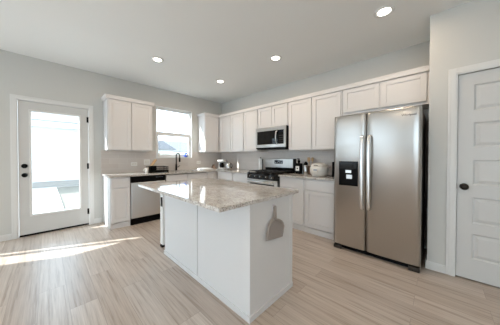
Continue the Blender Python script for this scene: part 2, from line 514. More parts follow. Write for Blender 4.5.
# baseboards
def baseboard(name, segs):
    bm = bmesh.new()
    for x0, x1, y0, y1 in segs:
        box(bm, x0, x1, y0, y1, 0, 0.075, bev=0.002)
        # small cap
        cx, cy = (x0 + x1) / 2, (y0 + y1) / 2
        if abs(x1 - x0) < abs(y1 - y0): box(bm, min(x0, x1) , min(x0, x1) + 0.009, y0, y1, 0.075, 0.09, bev=0.002)
        else: box(bm, x0, x1, max(y0, y1) - 0.009, max(y0, y1), 0.075, 0.09, bev=0.002)
    struct(name, bm, M_TRIM)
baseboard('baseboard_left', [(0, 0.014, -5.0, D0 - 0.076), (0, 0.014, D1 + 0.076, -2.83)])
baseboard('baseboard_right', [(PX - 0.014, PD0 - 0.076, PY - 0.014, PY)])
struct('baseboard_return', B(PX - 0.014, PX, PY, -0.42, 0, 0.09, bev=0.002), M_TRIM)

# tiled backsplash
UZ = 1.355
CT = 0.914
bm = bmesh.new()
box(bm, 0, 0.009, -2.83, W0, CT, UZ); box(bm, 0, 0.009, W0, W1, CT, WZ0); box(bm, 0, 0.009, W1, -0.009, CT, UZ)
struct('wall_left_backsplash', bm, M_TILE_A)
struct('wall_back_backsplash', B(0.0, 3.53, -0.009, 0, CT, UZ + 0.03), M_TILE_B)

# ------------------------------------------------------------------ cabinets
def shaker(bm, x0, x1, z0, z1, y, t=0.021, st=0.057, rec=0.011):
    """door front facing -y: front plane at y-t"""
    yf = y - t
    box(bm, x0, x0 + st, yf, y, z0, z1, bev=0.0015, seg=1); box(bm, x1 - st, x1, yf, y, z0, z1, bev=0.0015, seg=1)
    box(bm, x0 + st, x1 - st, yf, y, z1 - st, z1, bev=0.0015, seg=1); box(bm, x0 + st, x1 - st, yf, y, z0, z0 + st, bev=0.0015, seg=1)
    box(bm, x0 + st, x1 - st, yf + rec, y, z0 + st, z1 - st)
    return bm
UTOP = 2.28
def upper(label, loc, rotz, w, doors, z0=UZ, z1=UTOP, d=0.31, low=0.012):
    """doors: list of (x0, x1) in local coords"""
    t = thing('upper_cabinet', label, 'cabinet', (loc[0], loc[1], z0), rotz, 'white shaker upper cabinets')
    h = z1 - z0
    obj('carcass', B(0.0005, w - 0.0005, -d, -0.010 if z0 < 1.4 else -0.001, 0, h, bev=0.0015, seg=1), M_CAB, t)
    for a, b in doors:
        obj('door', shaker(bmesh.new(), a, b, low, h - 0.014, -d), M_CAB, t)
    return t
g = 0.006
R90 = PI / 2
# left wall, left of the window
ul = upper('two-door white upper cabinet on the left wall between garden door and window', (0, -2.79), R90, 0.77, [(0.016, 0.385 - g), (0.385 + g, 0.754)])
# left wall, right of the window, running into the corner
upper('white upper cabinet beside the right edge of the kitchen window', (0, -0.774), R90, 0.443, [(0.01, 0.425)])
# back wall
upper('narrow white upper cabinet in the far corner of the kitchen, one door', (0.0, 0), 0, 0.785, [(0.360, 0.770)])
upper('two-door white upper cabinet between the corner cabinet and the microwave', (0.788, 0), 0, 0.917, [(0.018, 0.461), (0.487, 0.900)])
upper('short white upper cabinet directly above the microwave, two small doors', (1.708, 0), 0, 0.774, [(0.016, 0.382), (0.392, 0.758)], z0=1.842)
upper('tall two-door white upper cabinet between the microwave and the refrigerator', (2.485, 0), 0, 0.985, [(0.020, 0.472), (0.502, 0.966)])
upper('short wide white upper cabinet above the refrigerator, two low doors', (3.473, 0), 0, 1.012, [(0.018, 0.488), (0.516, 0.982)], z0=1.882, low=0.036)
# crown moulding
def crown_run(bm, pts, close_ends=True):
    prof = [(0.0, 0.0), (0.020, 0.0), (0.022, 0.004), (0.026, 0.05), (0.030, 0.054), (0.030, 0.066), (0.0, 0.066)]
    n = len(pts); rings = []
    for i, p in enumerate(pts):
        p = Vector(p)
        d0 = (Vector(pts[i]) - Vector(pts[i - 1])).normalized() if i > 0 else None
        d1 = (Vector(pts[i + 1]) - Vector(pts[i])).normalized() if i < n - 1 else None
        nrm = lambda d: Vector((d.y, -d.x, 0))
        if d0 is None: m = nrm(d1)
        elif d1 is None: m = nrm(d0)
        else:
            a, b = nrm(d0), nrm(d1); m = (a + b) / (1 + a.dot(b))
        rings.append([bm.verts.new(p + m * o + Vector((0, 0, h))) for o, h in prof])
    fl = []
    k = len(prof)
    for a, b in zip(rings, rings[1:]):
        for i in range(k):
            j = (i + 1) % k; fl.append(bm.faces.new((a[i], b[i], b[j], a[j])))
    fl.append(bm.faces.new(rings[0])); fl.append(bm.faces.new(rings[-1][::-1]))
    bmesh.ops.recalc_face_normals(bm, faces=fl)
    return bm
ZC = UTOP - 0.006
bm = crown_run(bmesh.new(), [(0.001, -2.7905, ZC), (0.3295, -2.7905, ZC), (0.3295, -2.0195, ZC), (0.001, -2.0195, ZC)])
tag(obj('crown_moulding', bm, M_CAB), 'white crown moulding capping the cabinet left of the window', 'moulding')
bm = crown_run(bmesh.new(), [(0.001, -0.7745, ZC), (0.3295, -0.7745, ZC), (0.3295, -0.3295, ZC), (4.484, -0.3295, ZC)])
tag(obj('crown_moulding', bm, M_CAB), 'long white crown moulding along the cabinets from window to refrigerator', 'moulding')

def base(label, loc, rotz, w, fronts, d=0.605, h=CT - 0.031, toe=0.1, left_to_floor=False):
    """fronts: (kind, x0, x1, z0, z1)"""
    t = thing('base_cabinet', label, 'cabinet', (loc[0], loc[1], 0), rotz, 'white shaker base cabinets')
    bm = bmesh.new()
    box(bm, 0.0005, w - 0.0005, -d, -0.001, toe, h)
    box(bm, 0.0005, w - 0.0005, -d + 0.03, -0.001, 0.0, toe)
    if left_to_floor: box(bm, 0.0005, 0.02, -d, -d + 0.03, 0.0, toe)
    obj('carcass', bm, M_CAB, t)
    for kind, a, b, z0, z1 in fronts:
        if kind == 'door': obj('door', shaker(bmesh.new(), a, b, z0, z1, -d), M_CAB, t)
        else: obj('drawer' if kind == 'drawer' else 'false_front', B(a, b, -d - 0.019, -d, z0, z1, bev=0.003), M_CAB, t)
    bm = B(0.0005, w - 0.0005, -d + 0.012, -d + 0.03, 0.0, 0.085)
    obj('toe_board', bm, M_CAB, t)
    return t
DZ0, DZ1, RZ0, RZ1 = 0.118, 0.69, 0.705, 0.862
base('narrow white base cabinet at the open end of the left counter, beside garden door', (0, -2.805), R90, 0.30,
     [('drawer', 0.012, 0.29, RZ0, RZ1), ('door', 0.012, 0.29, DZ0, DZ1)], left_to_floor=True)
base('white sink base cabinet under the window, right of the dishwasher', (0, -1.886), R90, 0.97,
     [('false', 0.012, 0.48, RZ0, RZ1), ('false', 0.492, 0.958, RZ0, RZ1), ('door', 0.012, 0.48, DZ0, DZ1), ('door', 0.492, 0.958, DZ0, DZ1)], h=0.66)
base('white corner base cabinet between sink base and back wall', (0, -0.914), R90, 0.9125, [('door', 0.02, 0.25, DZ0, RZ1)])
base('white base cabinet with two drawers left of the range', (0.632, 0), 0, 1.088,
     [('drawer', 0.03, 0.56, RZ0, RZ1), ('drawer', 0.585, 1.076, RZ0, RZ1), ('door', 0.03, 0.56, DZ0, DZ1), ('door', 0.585, 1.076, DZ0, DZ1)])
base('white base cabinet right of the range, under the black bottle and mill', (2.493, 0), 0, 0.497,
     [('drawer', 0.012, 0.482, RZ0, RZ1), ('door', 0.012, 0.482, DZ0, DZ1)])
base('white base cabinet left of the refrigerator, under the rice cooker', (2.992, 0), 0, 0.527,
     [('drawer', 0.022, 0.515, RZ0, RZ1), ('door', 0.022, 0.515, DZ0, DZ1)])

# countertops
CB = CT - 0.03
bm = bmesh.new()
sx, sX, sy, sY = 0.135, 0.53, -1.76, -1.02
box(bm, 0.0, 0.65, -2.83, sy, CB, CT); box(bm, 0.0, 0.65, sY, -0.65, CB, CT); box(bm, 0.0, 0.65, -0.65, -0.0, CB, CT)
box(bm, 0.0, sx, sy, sY, CB, CT); box(bm, sX, 0.65, sy, sY, CB, CT)
box(bm, 0.65, 1.722, -0.65, 0.0, CB, CT)
tag(obj('countertop', bm, M_GRAN), 'L-shaped granite counter running under the window and round the corner', 'countertop')
tag(obj('countertop', B(2.491, 3.522, -0.65, 0.0, CB, CT, bev=0.003), M_GRAN), 'short granite counter between the range and the refrigerator', 'countertop')
# sink
s = thing('kitchen_sink', 'undermount steel sink set into the counter below the window', 'sink', (0.33, -1.39, 0.70))
bm = bmesh.new()
for a in ((sx - 0.01, sX + 0.01, sy - 0.01, sY + 0.01, 0.0, 0.008),): box(bm, a[0] - 0.33, a[1] - 0.33, a[2] + 1.39, a[3] + 1.39, a[4], a[5])
for x0, x1, y0, y1 in ((sx - .01, sx, sy - .01, sY + .01), (sX, sX + .01, sy - .01, sY + .01), (sx, sX, sy - .01, sy), (sx, sX, sY, sY + .01)):
    box(bm, x0 - .33, x1 - .33, y0 + 1.39, y1 + 1.39, 0.008, CB - 0.70 - 0.0005)
obj('basin', bm, M_STEEL, s)
bm = bmesh.new(); lathe(bm, [(0.045, 0.008), (0.045, 0.011), (0.02, 0.012)], 0, 0, 18); obj('drain', bm, M_CHROME, s)
# faucet
f = thing('faucet', 'matte black gooseneck faucet behind the sink', 'faucet', (0.075, -1.40, CT))
bm = bmesh.new(); lathe(bm, [(0.027, 0), (0.027, 0.008), (0.021, 0.014), (0.019, 0.14), (0.014, 0.15)]); obj('body', bm, M_MBLACK, f)
pts = [(0, 0, 0.145), (0, 0, 0.29)] + [(0.085 - 0.085 * math.cos(a), 0, 0.32 + 0.085 * math.sin(a)) for a in [i * PI / 14 for i in range(0, 15)]] + [(0.172, 0, 0.30)]
bm = tube(bmesh.new(), pts, 0.0125, 12); obj('gooseneck', bm, M_MBLACK, f)
bm = bmesh.new(); lathe(bm, [(0.014, 0.20), (0.018, 0.215), (0.018, 0.29), (0.0135, 0.302)], 0.172, 0, 16); obj('spray_head', bm, M_MBLACK, f)
bm = tube(bmesh.new(), [(0, 0.018, 0.075), (0, 0.05, 0.08), (0.02, 0.075, 0.11)], 0.008, 8); obj('lever', bm, M_MBLACK, f)

# ------------------------------------------------------------------ dishwasher
d = thing('dishwasher', 'stainless steel dishwasher in the left counter, right of the end cabinet', 'dishwasher', (0, -2.502, 0), R90)
w = 0.612
obj('tub', B(0.004, w - 0.004, -0.56, -0.02, 0.11, CB - 0.004), M_DARKSTEEL, d)
obj('door_panel', B(0.005, w - 0.005, -0.64, -0.561, 0.125, 0.765, bev=0.006), M_STEELV, d)
bm = B(0.005, w - 0.005, -0.635, -0.561, 0.768, CB - 0.006, bev=0.004); cp = obj('control_strip', bm, M_BLACK, d)
bm = B(0.17, 0.44, -0.637, -0.625, 0.742, 0.775, bev=0.004); obj('pocket_handle', bm, M_BGLASS, cp)
for i in range(5): obj('button', B(0.43 + i * 0.028, 0.445 + i * 0.028, -0.6362, -0.634, 0.84, 0.848), M_GREYBTN, cp)
obj('toe_panel', B(0.004, w - 0.004, -0.60, -0.02, 0.0, 0.108), M_BLACK, d)

# ------------------------------------------------------------------ range
R0, RW = 1.7265, 0.760
r = thing('range', 'stainless and black gas range between the two back counters', 'stove', (R0, -0.0, 0))
obj('body', B(0.001, RW - 0.001, -0.63, -0.02, 0.03, 0.905), M_BLACK, r)
for x in (0.05, RW - 0.05):
    for y in (-0.58, -0.08):
        bm = bmesh.new(); lathe(bm, [(0.018, 0), (0.018, 0.03)], x, y, 12); obj('foot', bm, M_BLACK, r)
obj('cooktop', B(0.001, RW - 0.001, -0.675, -0.075, 0.906, 0.925, bev=0.006), M_BGLASS, r)
cp = obj('control_panel', B(0.001, RW - 0.001, -0.675, -0.632, 0.80, 0.904, bev=0.006), M_BGLASS, r)
for i in range(5):
    bm = bmesh.new(); x = 0.10 + i * 0.14
    lathe(bm, [(0.024, 0), (0.024, -0.006), (0.019, -0.01), (0.016, -0.034), (0.012, -0.036)], x, -0.675, 18, 'Y', 0.852)
    k = obj('knob', bm, M_DARKSTEEL, cp)
    bm = B(x - 0.003, x + 0.003, -0.7125, -0.709, 0.843, 0.868); obj('knob_pointer', bm, M_CHROME, cp)
od = obj('oven_door', B(0.003, RW - 0.003, -0.675, -0.632, 0.235, 0.795, bev=0.006), M_STEEL, r)
obj('oven_window', B(0.07, RW - 0.07, -0.678, -0.674, 0.31, 0.72, bev=0.001), M_BGLASS, od)
bm = tube(bmesh.new(), [(0.05, -0.725, 0.757), (RW - 0.05, -0.725, 0.757)], 0.013, 12)
for x in (0.07, RW - 0.07): tube(bm, [(x, -0.672, 0.757), (x, -0.725, 0.757)], 0.009, 8)
obj('oven_handle', bm, M_CHROME, od)
obj('storage_drawer', B(0.003, RW - 0.003, -0.675, -0.632, 0.05, 0.228, bev=0.006), M_STEEL, r)
for gx in (0.03, 0.275, 0.515):
    bm = bmesh.new(); x0, x1 = gx, gx + 0.215
    for x in (x0, (x0 + x1) / 2, x1): tube(bm, [(x, -0.64, 0.949), (x, -0.11, 0.949)], 0.006, 8)
    for y in (-0.64, -0.505, -0.375, -0.245, -0.11): tube(bm, [(x0, y, 0.949), (x1, y, 0.949)], 0.006, 8)
    for x in (x0, x1):
        for y in (-0.64, -0.11): tube(bm, [(x, y, 0.9245), (x, y, 0.949)], 0.006, 8)
    obj('grate', bm, M_IRON, r)
for bx_, by_ in ((0.14, -0.5), (0.14, -0.25), (0.38, -0.375), (0.62, -0.5), (0.62, -0.25)):
    bm = bmesh.new(); lathe(bm, [(0.05, 0.9252), (0.05, 0.932), (0.035, 0.934), (0.035, 0.940), (0.03, 0.9415)], bx_, by_, 20); obj('burner', bm, M_IRON, r)
bg = obj('backguard', B(0.001, RW - 0.06 + 0.02, -0.09, -0.022, 1.005, 1.195, bev=0.006), M_STEEL, r)
obj('backguard_riser', B(0.001, RW - 0.001, -0.088, -0.021, 0.926, 1.003), M_BGLASS, r)
obj('backguard_end', B(RW - 0.039, RW - 0.001, -0.092, -0.022, 1.004, 1.197, bev=0.004), M_BLACK, r)
ds = obj('display', B(0.26, 0.48, -0.0925, -0.089, 1.09, 1.165), M_DISPLAY, bg)
for i in range(4): obj('button', B(0.275 + i * 0.052, 0.305 + i * 0.052, -0.0935, -0.092, 1.105, 1.118), M_GREYBTN, ds)
obj('clock_digits', B(0.345, 0.40, -0.0935, -0.092, 1.135, 1.152), M_GREYBTN, ds)

# ------------------------------------------------------------------ microwave
MW0, MWW, MZ0, MZ1 = 1.7125, 0.766, 1.405, 1.838
m = thing('microwave', 'stainless over-the-range microwave mounted above the gas range', 'microwave', (MW0, 0, MZ0))
h = MZ1 - MZ0
obj('case', B(0, MWW, -0.375, -0.01, 0.0, h), M_BLACK, m)
md = bmesh.new()
X1 = 0.585
# stainless surround
box(md, 0.002, MWW - 0.002, -0.40, -0.376, h - 0.075, h - 0.002, bev=0.003); box(md, 0.002, MWW - 0.002, -0.40, -0.376, 0.022, 0.085, bev=0.003)
box(md, 0.002, 0.045, -0.40, -0.376, 0.085, h - 0.075); box(md, MWW - 0.045, MWW - 0.002, -0.40, -0.376, 0.085, h - 0.075)
fr = obj('front_frame', md, M_STEEL, m)
dr = obj('door_glass', B(0.0455, X1 - 0.0, -0.398, -0.376, 0.0855, h - 0.0755), M_BGLASS, m)
bm = tube(bmesh.new(), [(X1 - 0.025, -0.398, 0.10), (X1 - 0.025, -0.432, 0.125), (X1 - 0.025, -0.442, 0.21), (X1 - 0.025, -0.432, h - 0.115), (X1 - 0.025, -0.398, h - 0.09)], 0.012, 12)
obj('handle', bm, M_CHROME, m)
cp = obj('control_panel', B(X1 + 0.002, MWW - 0.0455, -0.399, -0.376, 0.0855, h - 0.0755), M_BLACK, m)
obj('display', B(X1 + 0.02, MWW - 0.06, -0.4, -0.3985, h - 0.125, h - 0.092), M_DISPLAY, cp)
for i in range(4):
    for j in range(3): obj('button', B(X1 + 0.025 + j * 0.035, X1 + 0.05 + j * 0.035, -0.4, -0.3985, 0.11 + i * 0.042, 0.128 + i * 0.042), M_DARKSTEEL, cp)
obj('vent_grille', B(0.01, MWW - 0.01, -0.36, -0.05, -0.014, 0.0), M_MBLACK, m)
obj('bottom_lip', B(0.002, MWW - 0.002, -0.395, -0.376, 0.0, 0.02, bev=0.003), M_BLACK, m)

# ------------------------------------------------------------------ refrigerator
F0, FW = 3.533, 0.910
FY = -0.814
f = thing('refrigerator', 'stainless side-by-side refrigerator with dispenser, beside the pantry wall', 'refrigerator', (F0, 0, 0))
obj('cabinet_body', B(0.004, FW - 0.004, -0.745, -0.05, 0.05, 1.758, bev=0.004), M_DARKSTEEL, f)
SPL = 3.922 - F0
def fdoor(x0, x1, z0, z1):
    bm = bmesh.new(); n = 14; yb = -0.750; pr = []
    for i in range(n + 1):
        t_ = i / n; x = x0 + (x1 - x0) * t_
        e_ = min(t_, 1 - t_) * (x1 - x0)
        bow = 0.010 * (1 - (2 * t_ - 1) ** 2)
        edge = -0.012 * max(0, 1 - e_ / 0.012) ** 2
        pr.append((x, FY + 0.008 - bow - edge))
    pts = [(x0, yb)] + pr + [(x1, yb)]
    # rounded top edge by stacking rings
    rings = []
    for z, ins in ((z0, 0.006), (z0 + 0.006, 0.0), (z1 - 0.11, 0.0), (z1 - 0.085, 0.0004), (z1 - 0.06, 0.0015), (z1 - 0.035, 0.0035), (z1 - 0.012, 0.006), (z1 - 0.004, 0.010), (z1, 0.018)):
        rings.append([bm.verts.new((x, y + (ins if y < yb - 0.001 else 0), z)) for x, y in pts])
    k = len(pts); fl = []
    for a, b in zip(rings, rings[1:]):
        for i in range(k):
            j = (i + 1) % k; q = bm.faces.new((a[i], a[j], b[j], b[i])); q.smooth = True; fl.append(q)
    fl.append(bm.faces.new(rings[0][::-1])); fl.append(bm.faces.new(rings[-1]))
    bmesh.ops.recalc_face_normals(bm, faces=fl)
    return bm
d1 = obj('freezer_door', fdoor(0.002, SPL - 0.004, 0.065, 1.782), M_STEEL, f)
d2 = obj('fridge_door', fdoor(SPL + 0.004, FW - 0.002, 0.065, 1.782), M_STEEL, f)
for dd, hx in ((d1, 3.888 - F0), (d2, 3.963 - F0)):
    bm = bmesh.new(); hy = FY - 0.045
    pts = [(hx, FY, 1.475), (hx, hy + 0.01, 1.488), (hx, hy - 0.012, 1.40), (hx, hy - 0.02, 1.20), (hx, hy - 0.022, 1.05), (hx, hy - 0.02, 0.90), (hx, hy - 0.012, 0.70), (hx, hy + 0.01, 0.60), (hx, FY, 0.612)]
    # flattened bar: smooth curve of boxes via tube
    sm = []
    for a, b in zip(pts, pts[1:]):
        for q in range(4): sm.append(Vector(a).lerp(Vector(b), q / 4))
    sm.append(Vector(pts[-1]))
    for _ in range(2): sm = [sm[0]] + [(sm[i - 1] + sm[i] * 2 + sm[i + 1]) / 4 for i in range(1, len(sm) - 1)] + [sm[-1]]
    tube(bm, sm, 0.020, 16)
    for v in bm.verts: v.co.y = hy - 0.008 + (v.co.y - hy + 0.008) * 0.8
    obj('handle', bm, M_CHROME, dd)
# dispenser
dx0, dx1, dz0, dz1 = 3.606 - F0, 3.836 - F0, 0.862, 1.178
dp = obj('dispenser', B(dx0, dx1, FY - 0.008, FY + 0.012, dz0, dz1, bev=0.004), M_BLACK, d1)
obj('control_panel', B(dx0 + 0.012, dx1 - 0.012, FY - 0.0095, FY - 0.0078, dz1 - 0.095, dz1 - 0.012), M_BGLASS, dp)
obj('recess', B(dx0 + 0.02, dx1 - 0.02, FY - 0.0088, FY - 0.0078, dz0 + 0.02, dz1 - 0.1), M_MBLACK, dp)
obj('ice_chute', B(dx0 + 0.085, dx0 + 0.155, FY - 0.02, FY - 0.0088, dz0 + 0.165, dz0 + 0.205, bev=0.004), M_CHROME, dp)
obj('paddle', B(dx0 + 0.095, dx0 + 0.165, FY - 0.018, FY - 0.0088, dz0 + 0.09, dz0 + 0.145, bev=0.004), M_CHROME, dp)
# name badge
tc = bpy.data.curves.new('badge_text', 'FONT'); tc.body = 'Whirlpool'; tc.size = 0.031; tc.extrude = 0.0006; tc.align_x = 'CENTER'
to = bpy.data.objects.new('badge_text', tc); C.objects.link(to)
dg = bpy.context.evaluated_depsgraph_get()
me = bpy.data.meshes.new_from_object(to.evaluated_get(dg))
bpy.data.objects.remove(to)
me.transform(Matrix.Rotation(PI / 2, 4, 'X'))
me.materials.clear(); me.materials.append(M_DARKSTEEL)
lo = bpy.data.objects.new('name_badge', me); C.objects.link(lo); lo.parent = d2; lo.location = (4.333 - F0, FY - 0.0025, 1.685)
obj('kick_grille', B(0.08, FW - 0.08, -0.77, -0.70, 0.012, 0.06), M_MBLACK, f)
for x0 in (0.006, FW - 0.104):
    obj('front_foot', B(x0, x0 + 0.098, -0.815, -0.72, 0.0, 0.05, bev=0.008), M_DARKSTEEL, f)
for x0 in (0.03, FW - 0.13):
    obj('hinge_cover', B(x0, x0 + 0.1, -0.745, -0.64, 1.7585, 1.792, bev=0.006), M_DARKSTEEL, f)

# ------------------------------------------------------------------ island
IX0, IX1, IY0, IY1 = 2.059, 3.566, -2.501, -1.92
i_ = thing('kitchen_island', 'white kitchen island with granite top in the middle of the floor', 'kitchen island', (2.8, -2.2, 0))
def L(x0, x1, y0, y1, z0, z1, **k): return B(x0 - 2.8, x1 - 2.8, y0 + 2.2, y1 + 2.2, z0, z1, **k)
obj('carcass', L(IX0 + 0.012, IX1 - 0.012, IY0 + 0.012, IY1, 0.0, CB), M_ISL, i_)
obj('seating_panel', L(IX0, 2.834, IY0, IY0 + 0.0118, 0.0, CB), M_ISL, i_)
obj('seating_panel', L(2.846, IX1 - 0.0125, IY0, IY0 + 0.0118, 0.0, CB), M_ISL, i_)
obj('end_panel', L(IX1 - 0.0118, IX1, IY0, IY1, 0.0, CB), M_ISL, i_)
obj('end_panel', L(IX0, IX0 + 0.0118, IY0 + 0.0125, IY1, 0.0, CB), M_ISL, i_)
bm = bmesh.new()
for a in ((IX0 - 0.01, IX1 + 0.012, IY0 - 0.012, IY0, 0, 0.045), (IX1, IX1 + 0.012, IY0, IY1, 0, 0.045)):
    box(bm, a[0] - 2.8, a[1] - 2.8, a[2] + 2.2, a[3] + 2.2, a[4], a[5], bev=0.002)
obj('shoe_moulding', bm, M_ISL, i_)
obj('corner_trim', L(IX1, IX1 + 0.006, IY1 - 0.04, IY1, 0.046, CB), M_ISL, i_)
obj('corner_trim', L(IX1, IX1 + 0.003, IY0, IY0 + 0.02, 0.046, CB), M_ISL, i_)
for k, x in enumerate((IX0 + 0.02, IX0 + 0.52, IX0 + 1.01)):
    bm = bmesh.new()
    shaker(bm, -(x + 0.475 - 2.8), -(x - 2.8), 0.12, 0.86, 0)
    for v in bm.verts: v.co.x, v.co.y = -v.co.x, -v.co.y + IY1 + 2.2 + 0.0002
    obj('door', bm, M_ISL, i_)
tag(obj('countertop', B(2.025, 3.587, -2.797, -1.835, CB, CT, bev=0.003), M_GRAN), 'speckled granite top of the island, glossy and overhanging', 'countertop')

# hook and dustpan on the island end
hx = IX1 + 0.0
hk = thing('adhesive_hook', 'clear adhesive hook stuck under the island top, holding the dustpan', 'hook', (hx, -2.213, 0.80))
obj('backing', B(0.0002, 0.006, -0.014, 0.014, -0.03, 0.035, bev=0.002), M_CLEAR, hk)
obj('peg', tube(bmesh.new(), [(0.006, 0, -0.012), (0.016, 0, -0.016), (0.019, 0, -0.004), (0.018, 0, 0.006)], 0.004, 8), M_CLEAR, hk)
dp = thing('dustpan', 'taupe plastic dustpan hanging by its handle on the island end', 'dustpan', (hx + 0.011, -2.213, 0.785))
def dpo(pts): return [(0.0, y, z) for y, z in pts]
out = [(-0.017, 0.03), (-0.006, 0.04), (0.008, 0.04), (0.018, 0.03), (0.021, -0.075)]
out += [(0.05, -0.082), (0.085, -0.098), (0.112, -0.122), (0.127, -0.152), (0.116, -0.20), (0.100, -0.252)]
out += [(-0.113, -0.224), (-0.108, -0.17), (-0.098, -0.125), (-0.080, -0.092), (-0.052, -0.068), (-0.021, -0.056)]
out = [(y, z) for y, z in out]
hole = None
bm = prism(bmesh.new(), dpo(out), (0.010, 0, 0), bev=0.002); obj('pan', bm, M_GREYP, dp)
rim = [(-0.104, -0.215), (-0.099, -0.165), (-0.086, -0.118), (-0.055, -0.083), (0.0, -0.072), (0.05, -0.093), (0.085, -0.109), (0.108, -0.132), (0.118, -0.158), (0.106, -0.205), (0.094, -0.244)]
bm = tube(bmesh.new(), [(0.012, y, z) for y, z in rim], 0.008, 8); obj('rim', bm, M_GREYP, dp)
bm = tube(bmesh.new(), [(0.011, 0.0, 0.025), (0.011, 0.001, -0.08)], 0.011, 8, taper=[0.009, 0.012]); obj('handle', bm, M_GREYP, dp)

# slim bin at the far end of the island
b = thing('step_bin', 'slim white bin with a black grip beside the far end of the island', 'bin', (1.905, -2.262, 0))
obj('body', B(-0.11, -0.02, -0.195, 0.195, 0.03, 0.70, bev=0.012), M_WHITEP, b)
obj('lid', B(-0.113, -0.017, -0.198, 0.198, 0.702, 0.735, bev=0.012), M_WHITEP, b)
obj('grip', B(-0.062, -0.024, -0.205, -0.1952, 0.56, 0.685, bev=0.003), M_BLACK, b)
obj('pedal', B(-0.09, -0.03, -0.205, 0.15, 0.0, 0.029, bev=0.004), M_BLACK, b)

# ------------------------------------------------------------------ things on the counters
# dish rack
rk = thing('dish_rack', 'black wire dish rack on the counter left of the faucet', 'dish rack', (0.30, -1.925, CT))
bm = bmesh.new(); box(bm, -0.14, 0.14, -0.19, 0.19, 0.004, 0.012, bev=0.003)
for a in ((-0.14, -0.134, -0.19, 0.19), (0.134, 0.14, -0.19, 0.19), (-0.134, 0.134, -0.19, -0.184), (-0.134, 0.134, 0.184, 0.19)): box(bm, *a, 0.012, 0.03)
for x in (-0.12, 0.12):
    for y in (-0.17, 0.17): box(bm, x - 0.01, x + 0.01, y - 0.01, y + 0.01, 0, 0.005)
obj('drip_tray', bm, M_BLACK, rk)
bm = bmesh.new()
cor = [(-0.13, -0.18), (0.13, -0.18), (0.13, 0.18), (-0.13, 0.18)]
for z in (0.035, 0.075, 0.115): tube(bm, [(x, y, z) for x, y in cor], 0.005 if z > 0.1 else 0.0035, 6, closed=True)
for k in range(13):
    y = -0.18 + 0.36 * k / 12
    for x in (-0.13, 0.13): tube(bm, [(x, y, 0.035), (x, y, 0.115)], 0.0028, 6)
    tube(bm, [(-0.13, y, 0.035), (0.13, y, 0.035)], 0.0028, 6)
for k in range(1, 9):
    x = -0.13 + 0.26 * k / 9
    for y in (-0.18, 0.18): tube(bm, [(x, y, 0.035), (x, y, 0.115)], 0.0028, 6)
obj('wire_basket', bm, M_BLACK, rk)
bm = bmesh.new(); 
for a in ((0.03, 0.12, -0.172, -0.168), (0.03, 0.12, -0.062, -0.058), (0.03, 0.034, -0.168, -0.062), (0.116, 0.12, -0.168, -0.062)): box(bm, *a, 0.042, 0.135)
box(bm, 0.03, 0.12, -0.172, -0.058, 0.039, 0.042)
obj('cutlery_caddy', bm, M_BLACK, rk)
# wooden board leaning in the rack
bm = B(-0.045, 0.045, -0.012, 0.012, 0.0, 0.25, bev=0.006)
o = obj('wooden_scoop', bm, M_WOOD); o.location = (0.24, -2.07, CT + 0.06); o.rotation_euler = (math.radians(-36), 0, math.radians(6))
tag(o, 'pale wooden board leaning out of the black dish rack', 'cutting board')
o.name = 'cutting_board'
# white cup beside the rack
c = thing('ceramic_cup', 'white cup standing on the counter left of the dish rack', 'cup', (0.40, -2.165, CT))
bm = bmesh.new(); lathe(bm, [(0.024, 0), (0.031, 0.004), (0.035, 0.09), (0.033, 0.105), (0.029, 0.104), (0.028, 0.01)]); obj('body', bm, M_WHITEP, c)
bm = tube(bmesh.new(), [(0, -0.033, 0.08), (0, -0.055, 0.075), (0, -0.058, 0.045), (0, -0.031, 0.03)], 0.005, 8); obj('handle', bm, M_WHITEP, c)
# sill ornaments
o = thing('sill_ornament', 'round blue and white ornament on the right end of the window sill', 'ornament', (-0.018, -1.10, WZ0 + 0.0195))
bm = bmesh.new(); lathe(bm, [(0.02, 0), (0.026, 0.004), (0.045, 0.03), (0.05, 0.055), (0.045, 0.08), (0.026, 0.102), (0.015, 0.112)]); obj('globe', bm, M_BLUE, o)
bm = bmesh.new(); lathe(bm, [(0.016, 0), (0.02, 0.004), (0.012, 0.006)], 0, 0, 16, 'X', 0.06)
for v in bm.verts: v.co.x += 0.0475
obj('white_spot', bm, M_WHITEP, o)
o = thing('small_bottle', 'small pale bottle on the left end of the window sill', 'bottle', (-0.02, -1.76, WZ0 + 0.0195))
bm = bmesh.new(); lathe(bm, [(0.022, 0), (0.025, 0.004), (0.025, 0.065), (0.012, 0.08), (0.011, 0.09)]); obj('body', bm, M_CREAM, o)
bm = bmesh.new(); lathe(bm, [(0.013, 0.0905), (0.013, 0.105), (0.008, 0.108)]); obj('cap', bm, M_WHITEP, o)
# folded towel right of the sink
bm = bmesh.new()
for k, (a, b_) in enumerate(((0.0, 0.016), (0.017, 0.033))): box(bm, -0.13 + 0.006 * k, 0.13 - 0.004 * k, -0.16 + 0.01 * k, 0.16 - 0.02 * k, a, b_, bev=0.007)
o = obj('folded_towel', bm, M_CLOTH, None, (0.33, -0.76, CT), 0.12); tag(o, 'white folded towel lying on the counter right of the sink', 'towel')
# small wooden stand in the corner
w_ = thing('napkin_holder', 'small brown wooden wedge-shaped holder in the counter corner', 'holder', (0.20, -0.42, CT))
obj('base', B(-0.05, 0.05, -0.07, 0.07, 0, 0.012), M_WOODD, w_)
for x in (-0.03, 0.02): obj('side', prism(bmesh.new(), [(x, -0.06, 0.0122), (x, 0.06, 0.0122), (x, 0.0, 0.13)], (0.01, 0, 0)), M_WOODD, w_)
